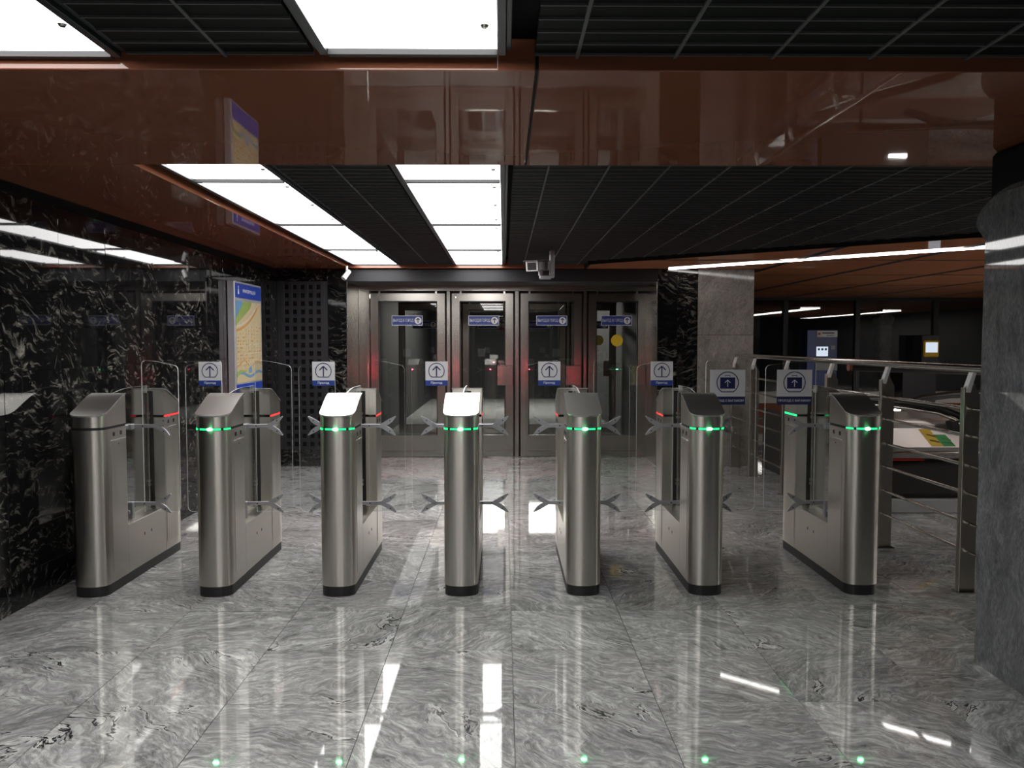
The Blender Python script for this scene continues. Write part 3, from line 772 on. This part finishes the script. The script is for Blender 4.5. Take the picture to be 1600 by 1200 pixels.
part('map_sheet', ['map_base', 'map_blue', 'map_green', 'map_road', 'map_bld', 'map_street'], mapface, mpb)
def head(m):
    m.box(.0752, .0775, .02, .84, 1.03, 1.17, 0)
    put_text(m, 'ИНФОРМАЦИЯ', .45, 1.10, .078, .40, .045, 1, .01, 'x')
    m.face([(.078, .115+.012*math.cos(a), 1.135+.012*math.sin(a)) for a in [k*math.pi/6 for k in range(12)]], 1)
    m.face([(.078, .10, 1.065), (.078, .13, 1.065), (.078, .125, 1.117), (.078, .105, 1.117)], 1)
part('title_band', ['map_head', 'map_txt'], head, mpb)
part('foot_band', 'map_head', lambda m: m.box(.0752, .0775, .02, .84, .02, .175), mpb)

# ------------------------------------------------------------------ cctv
cc = thing('security_camera', 'boxy security camera with sunshield hanging from the ceiling near the doors', 'camera', (.38, 8.0, ZC))
cc.scale = (1.25, 1.25, 1.0)
part('mount_plate', 'castarm', lambda m: m.bbox(.06, .10, -.03, .03, -.27, -.0, .008), cc)
part('mount_arm', 'castarm', lambda m: (m.bbox(-.02, .075, -.03, .02, -.285, -.245, .008), m.tube([(-.01, -.01, -.25), (-.01, -.01, -.20)], .018, 10)), cc)
hd = part('body', 'castarm', lambda m: m.bbox(-.055, .055, -.13, .20, -.05, .05, .012), cc, (-.03, -.02, -.155), (R(8), 0, R(-24)))
part('face', 'dark', lambda m: m.bbox(-.036, .036, -.133, -.128, -.036, .034, .002), hd)
part('bezel', 'white_pl', lambda m: (m.bbox(-.05, -.037, -.136, -.126, -.047, .047, .002), m.bbox(.037, .05, -.136, -.126, -.047, .047, .002), m.bbox(-.037, .037, -.136, -.126, .035, .047, .002), m.bbox(-.037, .037, -.136, -.126, -.047, -.037, .002)), hd)
part('sunshield', 'castarm', lambda m: m.bbox(-.06, .06, -.165, .18, .051, .057, .002), hd)
c2 = thing('dome_sensor', 'tiny white bullet camera under the copper soffit corner', 'camera', (-1.79, 9.2, ZS))
part('stem', 'white_pl', lambda m: m.tube([(0, 0, 0), (0, 0, -.07)], .014, 10), c2)
part('body', 'white_pl', lambda m: (m.tube([(.035, -.03, -.06), (-.02, -.09, -.15)], [.026, .03], 12)), c2)

# ------------------------------------------------------------------ railing
XF = 2.75
rz = [1.09, .93, .755, .59, .415, .246]
PY = [4.66, 5.69, 6.66, 7.70, 8.72, 9.44]
fe = thing('railing', 'stainless railing with six rails running from the pier to the pillar', 'railing', (XF, 4.66, 0))
part('top_handrail', 'polished', lambda m: m.tube([(0.015, -.6, 1.325), (.015, 4.83, 1.325)], .023, 14), fe)
for z in rz:
    part('rail', 'polished', lambda m: m.tube([(-.015, -.3, 0), (-.015, 4.83, 0)], .0105, 8), fe, (0, 0, z), key='rail')
for y in PY:
    p = part('post', 'steel', lambda m: m.prism([(-.045, .004), (.045, .004), (.045, 1.165), (-.004, 1.262), (-.045, 1.215)], 'y', -.007, .007), fe, (0, y-4.66, 0), key='post')
    part('post_spine', 'steel', lambda m: m.bbox(-.057, -.047, -.02, .02, .006, 1.215, .002), p, key='spine')
    part('cap_bracket', 'white_pl', lambda m: m.prism([(-.048, 1.19), (-.022, 1.185), (.010, 1.30), (-.010, 1.305)], 'y', -.022, .022), p, key='capb')  # steel plate coloured white to paint in its bright highlight
    part('foot_plate', 'polished', lambda m: m.bbox(-.07, .06, -.04, .04, .0005, .006, .001), p, key='footp')
ge = thing('gap_barrier', 'short ladder-like barrier closing the gap between turnstile and railing', 'railing', (2.44, 5.66, 0))
part('post', 'steel', lambda m: m.bbox(.11, .14, -.012, .012, .001, 1.10, .003), ge)
for z in rz: part('rung', 'polished', lambda m: m.tube([(-.225, 0, 0), (.235, 0, 0)], .011, 8), ge, (0, 0, z), key='rung')

# ------------------------------------------------------------------ escalator head beyond the railing
es = thing('escalator', 'escalator head with black handrails and pale metal deck behind the railing', 'escalator', (3.08, 6.85, 0))
part('side_cladding', 'esc_dark', lambda m: (m.bbox(0, .03, .1, 2.6, .001, .70, .004),), es)
part('front_cladding', 'esc_dark', lambda m: m.bbox(.032, 1.5, .0, .6, .12, .46, .05), es)
part('plinth', 'greywall', lambda m: m.bbox(.032, 1.5, -.02, .06, .001, .12, .006), es)
part('bright_strip', 'polished', lambda m: m.bbox(.032, 1.5, -.03, .2, .475, .535, .01), es)
part('red_line', 'red_s', lambda m: m.box(.1, .55, -.028, .0, .462, .470), es)
dk = part('deck', 'esc_metal', lambda m: m.prism([(-.02, .54), (-.02, .575), (.18, .72), (.21, .66), (.5, .66), (.5, .54)], 'x', .032, 1.45), es)
part('deck_roll', 'esc_metal', lambda m: m.tube([(.032, .36, .70), (.9, .30, .70), (1.02, .29, .69)], [.10, .10, .05], 18), es)
sn = Vector((0, -.145, .2)).normalized()
def stick(x0, x1, t0, t1):
    def f(m):
        a = Vector((0, -.02, .575)); d = Vector((0, .20, .145)); o = Vector((0, -.145, .2)).normalized()*.002
        P_ = lambda x, t: (Vector((x, 0, 0))+a+d*t+o)[:]
        m.face([P_(x0, t0), P_(x1, t0), P_(x1-.03, t1), P_(x0-.03, t1)], 0)
        for k in (.3, .62): m.face([P_(x0+.015, t0+(t1-t0)*k), P_(x1-.01, t0+(t1-t0)*(k-.12)), P_(x1-.012, t0+(t1-t0)*(k-.02)), P_(x0+.013, t0+(t1-t0)*(k+.1))], 1)
    return f
part('warning_sticker', ['yellow', 'dark'], stick(.62, .72, .05, .95), dk)
part('warning_sticker', ['green_s', 'dark'], stick(.725, .83, .05, .65), dk)
part('handrail', 'handrail', lambda m: m.tube([(.05, 1.3, .95), (.3, .75, .945), (.6, .42, .925), (.82, .25, .895), (.95, .17, .84), (1.02, .13, .75), (1.05, .11, .62), (1.04, .11, .5)], .037, 12), es)
part('handrail_trim', 'polished', lambda m: m.tube([(.05, 1.28, .905), (.3, .73, .90), (.6, .40, .88), (.80, .23, .85), (.91, .15, .80), (.97, .11, .73), (1.0, .09, .62)], .018, 10), es)
part('newel_end', 'esc_dark', lambda m: m.prism([(.90, .55), (1.04, .55), (1.02, .72), (.94, .80), (.86, .78)], 'y', .12, .22), es)
part('handrail', 'handrail', lambda m: m.tube([(1.15, 1.65, .80), (1.4, 1.65, .88), (1.7, 1.66, .92), (2.4, 1.7, .94)], .04, 12), es)
part('far_deck', 'esc_metal', lambda m: m.bbox(.3, 2.4, 1.55, 2.4, .60, .68, .02), es)
part('glass_panel', 'glass', lambda m: m.face([(.1, 1.15, .68), (.62, .41, .70), (.62, .41, .9), (.1, 1.15, .93)]), es)
part('guard_post', 'dark', lambda m: m.tube([(.22, .62, .65), (.22, .62, 1.22)], .014, 8), es)
part('guard_rail', 'handrail', lambda m: m.tube([(.19, .65, 1.245), (1.5, .62, 1.205), (2.6, .6, 1.18)], .034, 14), es)
part('rail_end_cap', 'copper', lambda m: m.tube([(.165, .65, 1.245), (.192, .65, 1.245)], .036, 14), es)
part('comb_light', 'line', lambda m: m.box(2.6, 2.85, 5.0, 5.06, .46, .50), es)
part('inner_skirt', 'esc_dark', lambda m: m.bbox(1.6, 3.2, 5.06, 5.2, .001, .6, .01), es)

# ------------------------------------------------------------------ hall glazing and what stands before it
YG = 15.6
hg = obj('window_1', None, None, (0, YG, 0)); struct(hg, 'dark full-height glazing across the escalator hall', 'window')
mx = [2.97, 5.49, 6.90, 8.43, 9.9, 11.4, 12.0]
part('sill_wall', 'plinthwhite', lambda m: m.bbox(2.97, 12, -.1, .1, .001, .52, .01), hg)
part('copper_base', 'copper', lambda m: m.bbox(2.97, 12, -.14, -.105, .02, .30, .01), hg)
part('head_rail', 'dark', lambda m: m.bbox(2.97, 12, -.04, .04, 2.30, 2.44, .004), hg)
for x in mx[1:-1]: part('mullion', 'dark', lambda m: m.bbox(-.05, .05, -.05, .05, .521, 2.30, .005), hg, (x, 0, 0), key='hmul')
for a, b in zip(mx[:-1], mx[1:]): part('pane', 'hall_glass', lambda m: m.face([(a+.05, 0, .521), (b-.05, 0, .521), (b-.05, 0, 2.30), (a+.05, 0, 2.30)]), hg)
rc = thing('reflection_column', 'slender grey stone column behind the hall glazing, in place of a reflection', 'column', (7.9, 16.6, 0))  # solid column added behind the glass to imitate a column's reflection
part('shaft', 'pillar', lambda m: m.bbox(-.13, .13, -.13, .13, .001, 1.85, .02), rc)
part('head', 'pillar', lambda m: m.prism([(-.13, 1.851), (.13, 1.851), (.17, 1.98), (.10, 2.06), (-.10, 2.06), (-.17, 1.98)], 'y', -.13, .13), rc)
part('neck', 'dark', lambda m: m.box(-.10, .10, -.10, .10, 2.061, 2.49), rc)
tm = thing('ticket_machine', 'blue ticket machine with a lit screen before the hall glazing', 'machine', (6.03, 15.25, 0))
part('body', 'machine_blue', lambda m: m.bbox(-.31, .27, -.2, .2, .001, 1.72, .012), tm)
part('side_panel', 'blue', lambda m: m.bbox(-.305, -.16, -.206, -.201, .05, 1.70, .003), tm)
hb = part('name_plate', 'white_pl', lambda m: m.bbox(-.13, .26, -.215, -.201, 1.58, 1.70, .004), tm)
part('lettering', ['navy', 'red_s'], lambda m: (m.box(-.03, .20, -.217, -.2155, 1.645, 1.668, 0), m.box(.05, .19, -.217, -.2155, 1.605, 1.618, 0), m.box(-.11, -.06, -.217, -.2155, 1.62, 1.66, 1)), hb)
sc_ = part('screen', 'screen', lambda m: m.bbox(-.13, .09, -.208, -.201, 1.22, 1.40, .002), tm)
for k in range(3): part('icon', 'scr_dark', lambda m: m.box(-.02, .02, -.2095, -.2085, -.02, .02), sc_, (-.085+k*.066, 0, 1.35), key='ticon')
part('card_slot', 'machine_grey', lambda m: m.bbox(.13, .22, -.215, -.201, 1.34, 1.42, .004), tm)
part('coin_panel', 'machine_grey', lambda m: m.bbox(-.15, .27, -.22, -.201, .95, 1.14, .006), tm)
ty = thing('payment_terminal', 'dark terminal with a yellow screen surround before the hall glazing', 'machine', (8.12, 15.25, 0))
part('body', 'machine_dark', lambda m: m.bbox(-.55, .10, -.15, .2, .001, .98, .012), ty)
part('pylon', 'machine_dark', lambda m: m.bbox(-.17, .17, -.1, .2, .981, 1.62, .01), ty)
yb = part('screen_surround', 'machine_yellow', lambda m: m.bbox(-.15, .15, -.14, -.101, 1.20, 1.52, .02), ty)
part('screen', 'screen', lambda m: m.bbox(-.115, .115, -.146, -.1405, 1.29, 1.48, .003), yb)
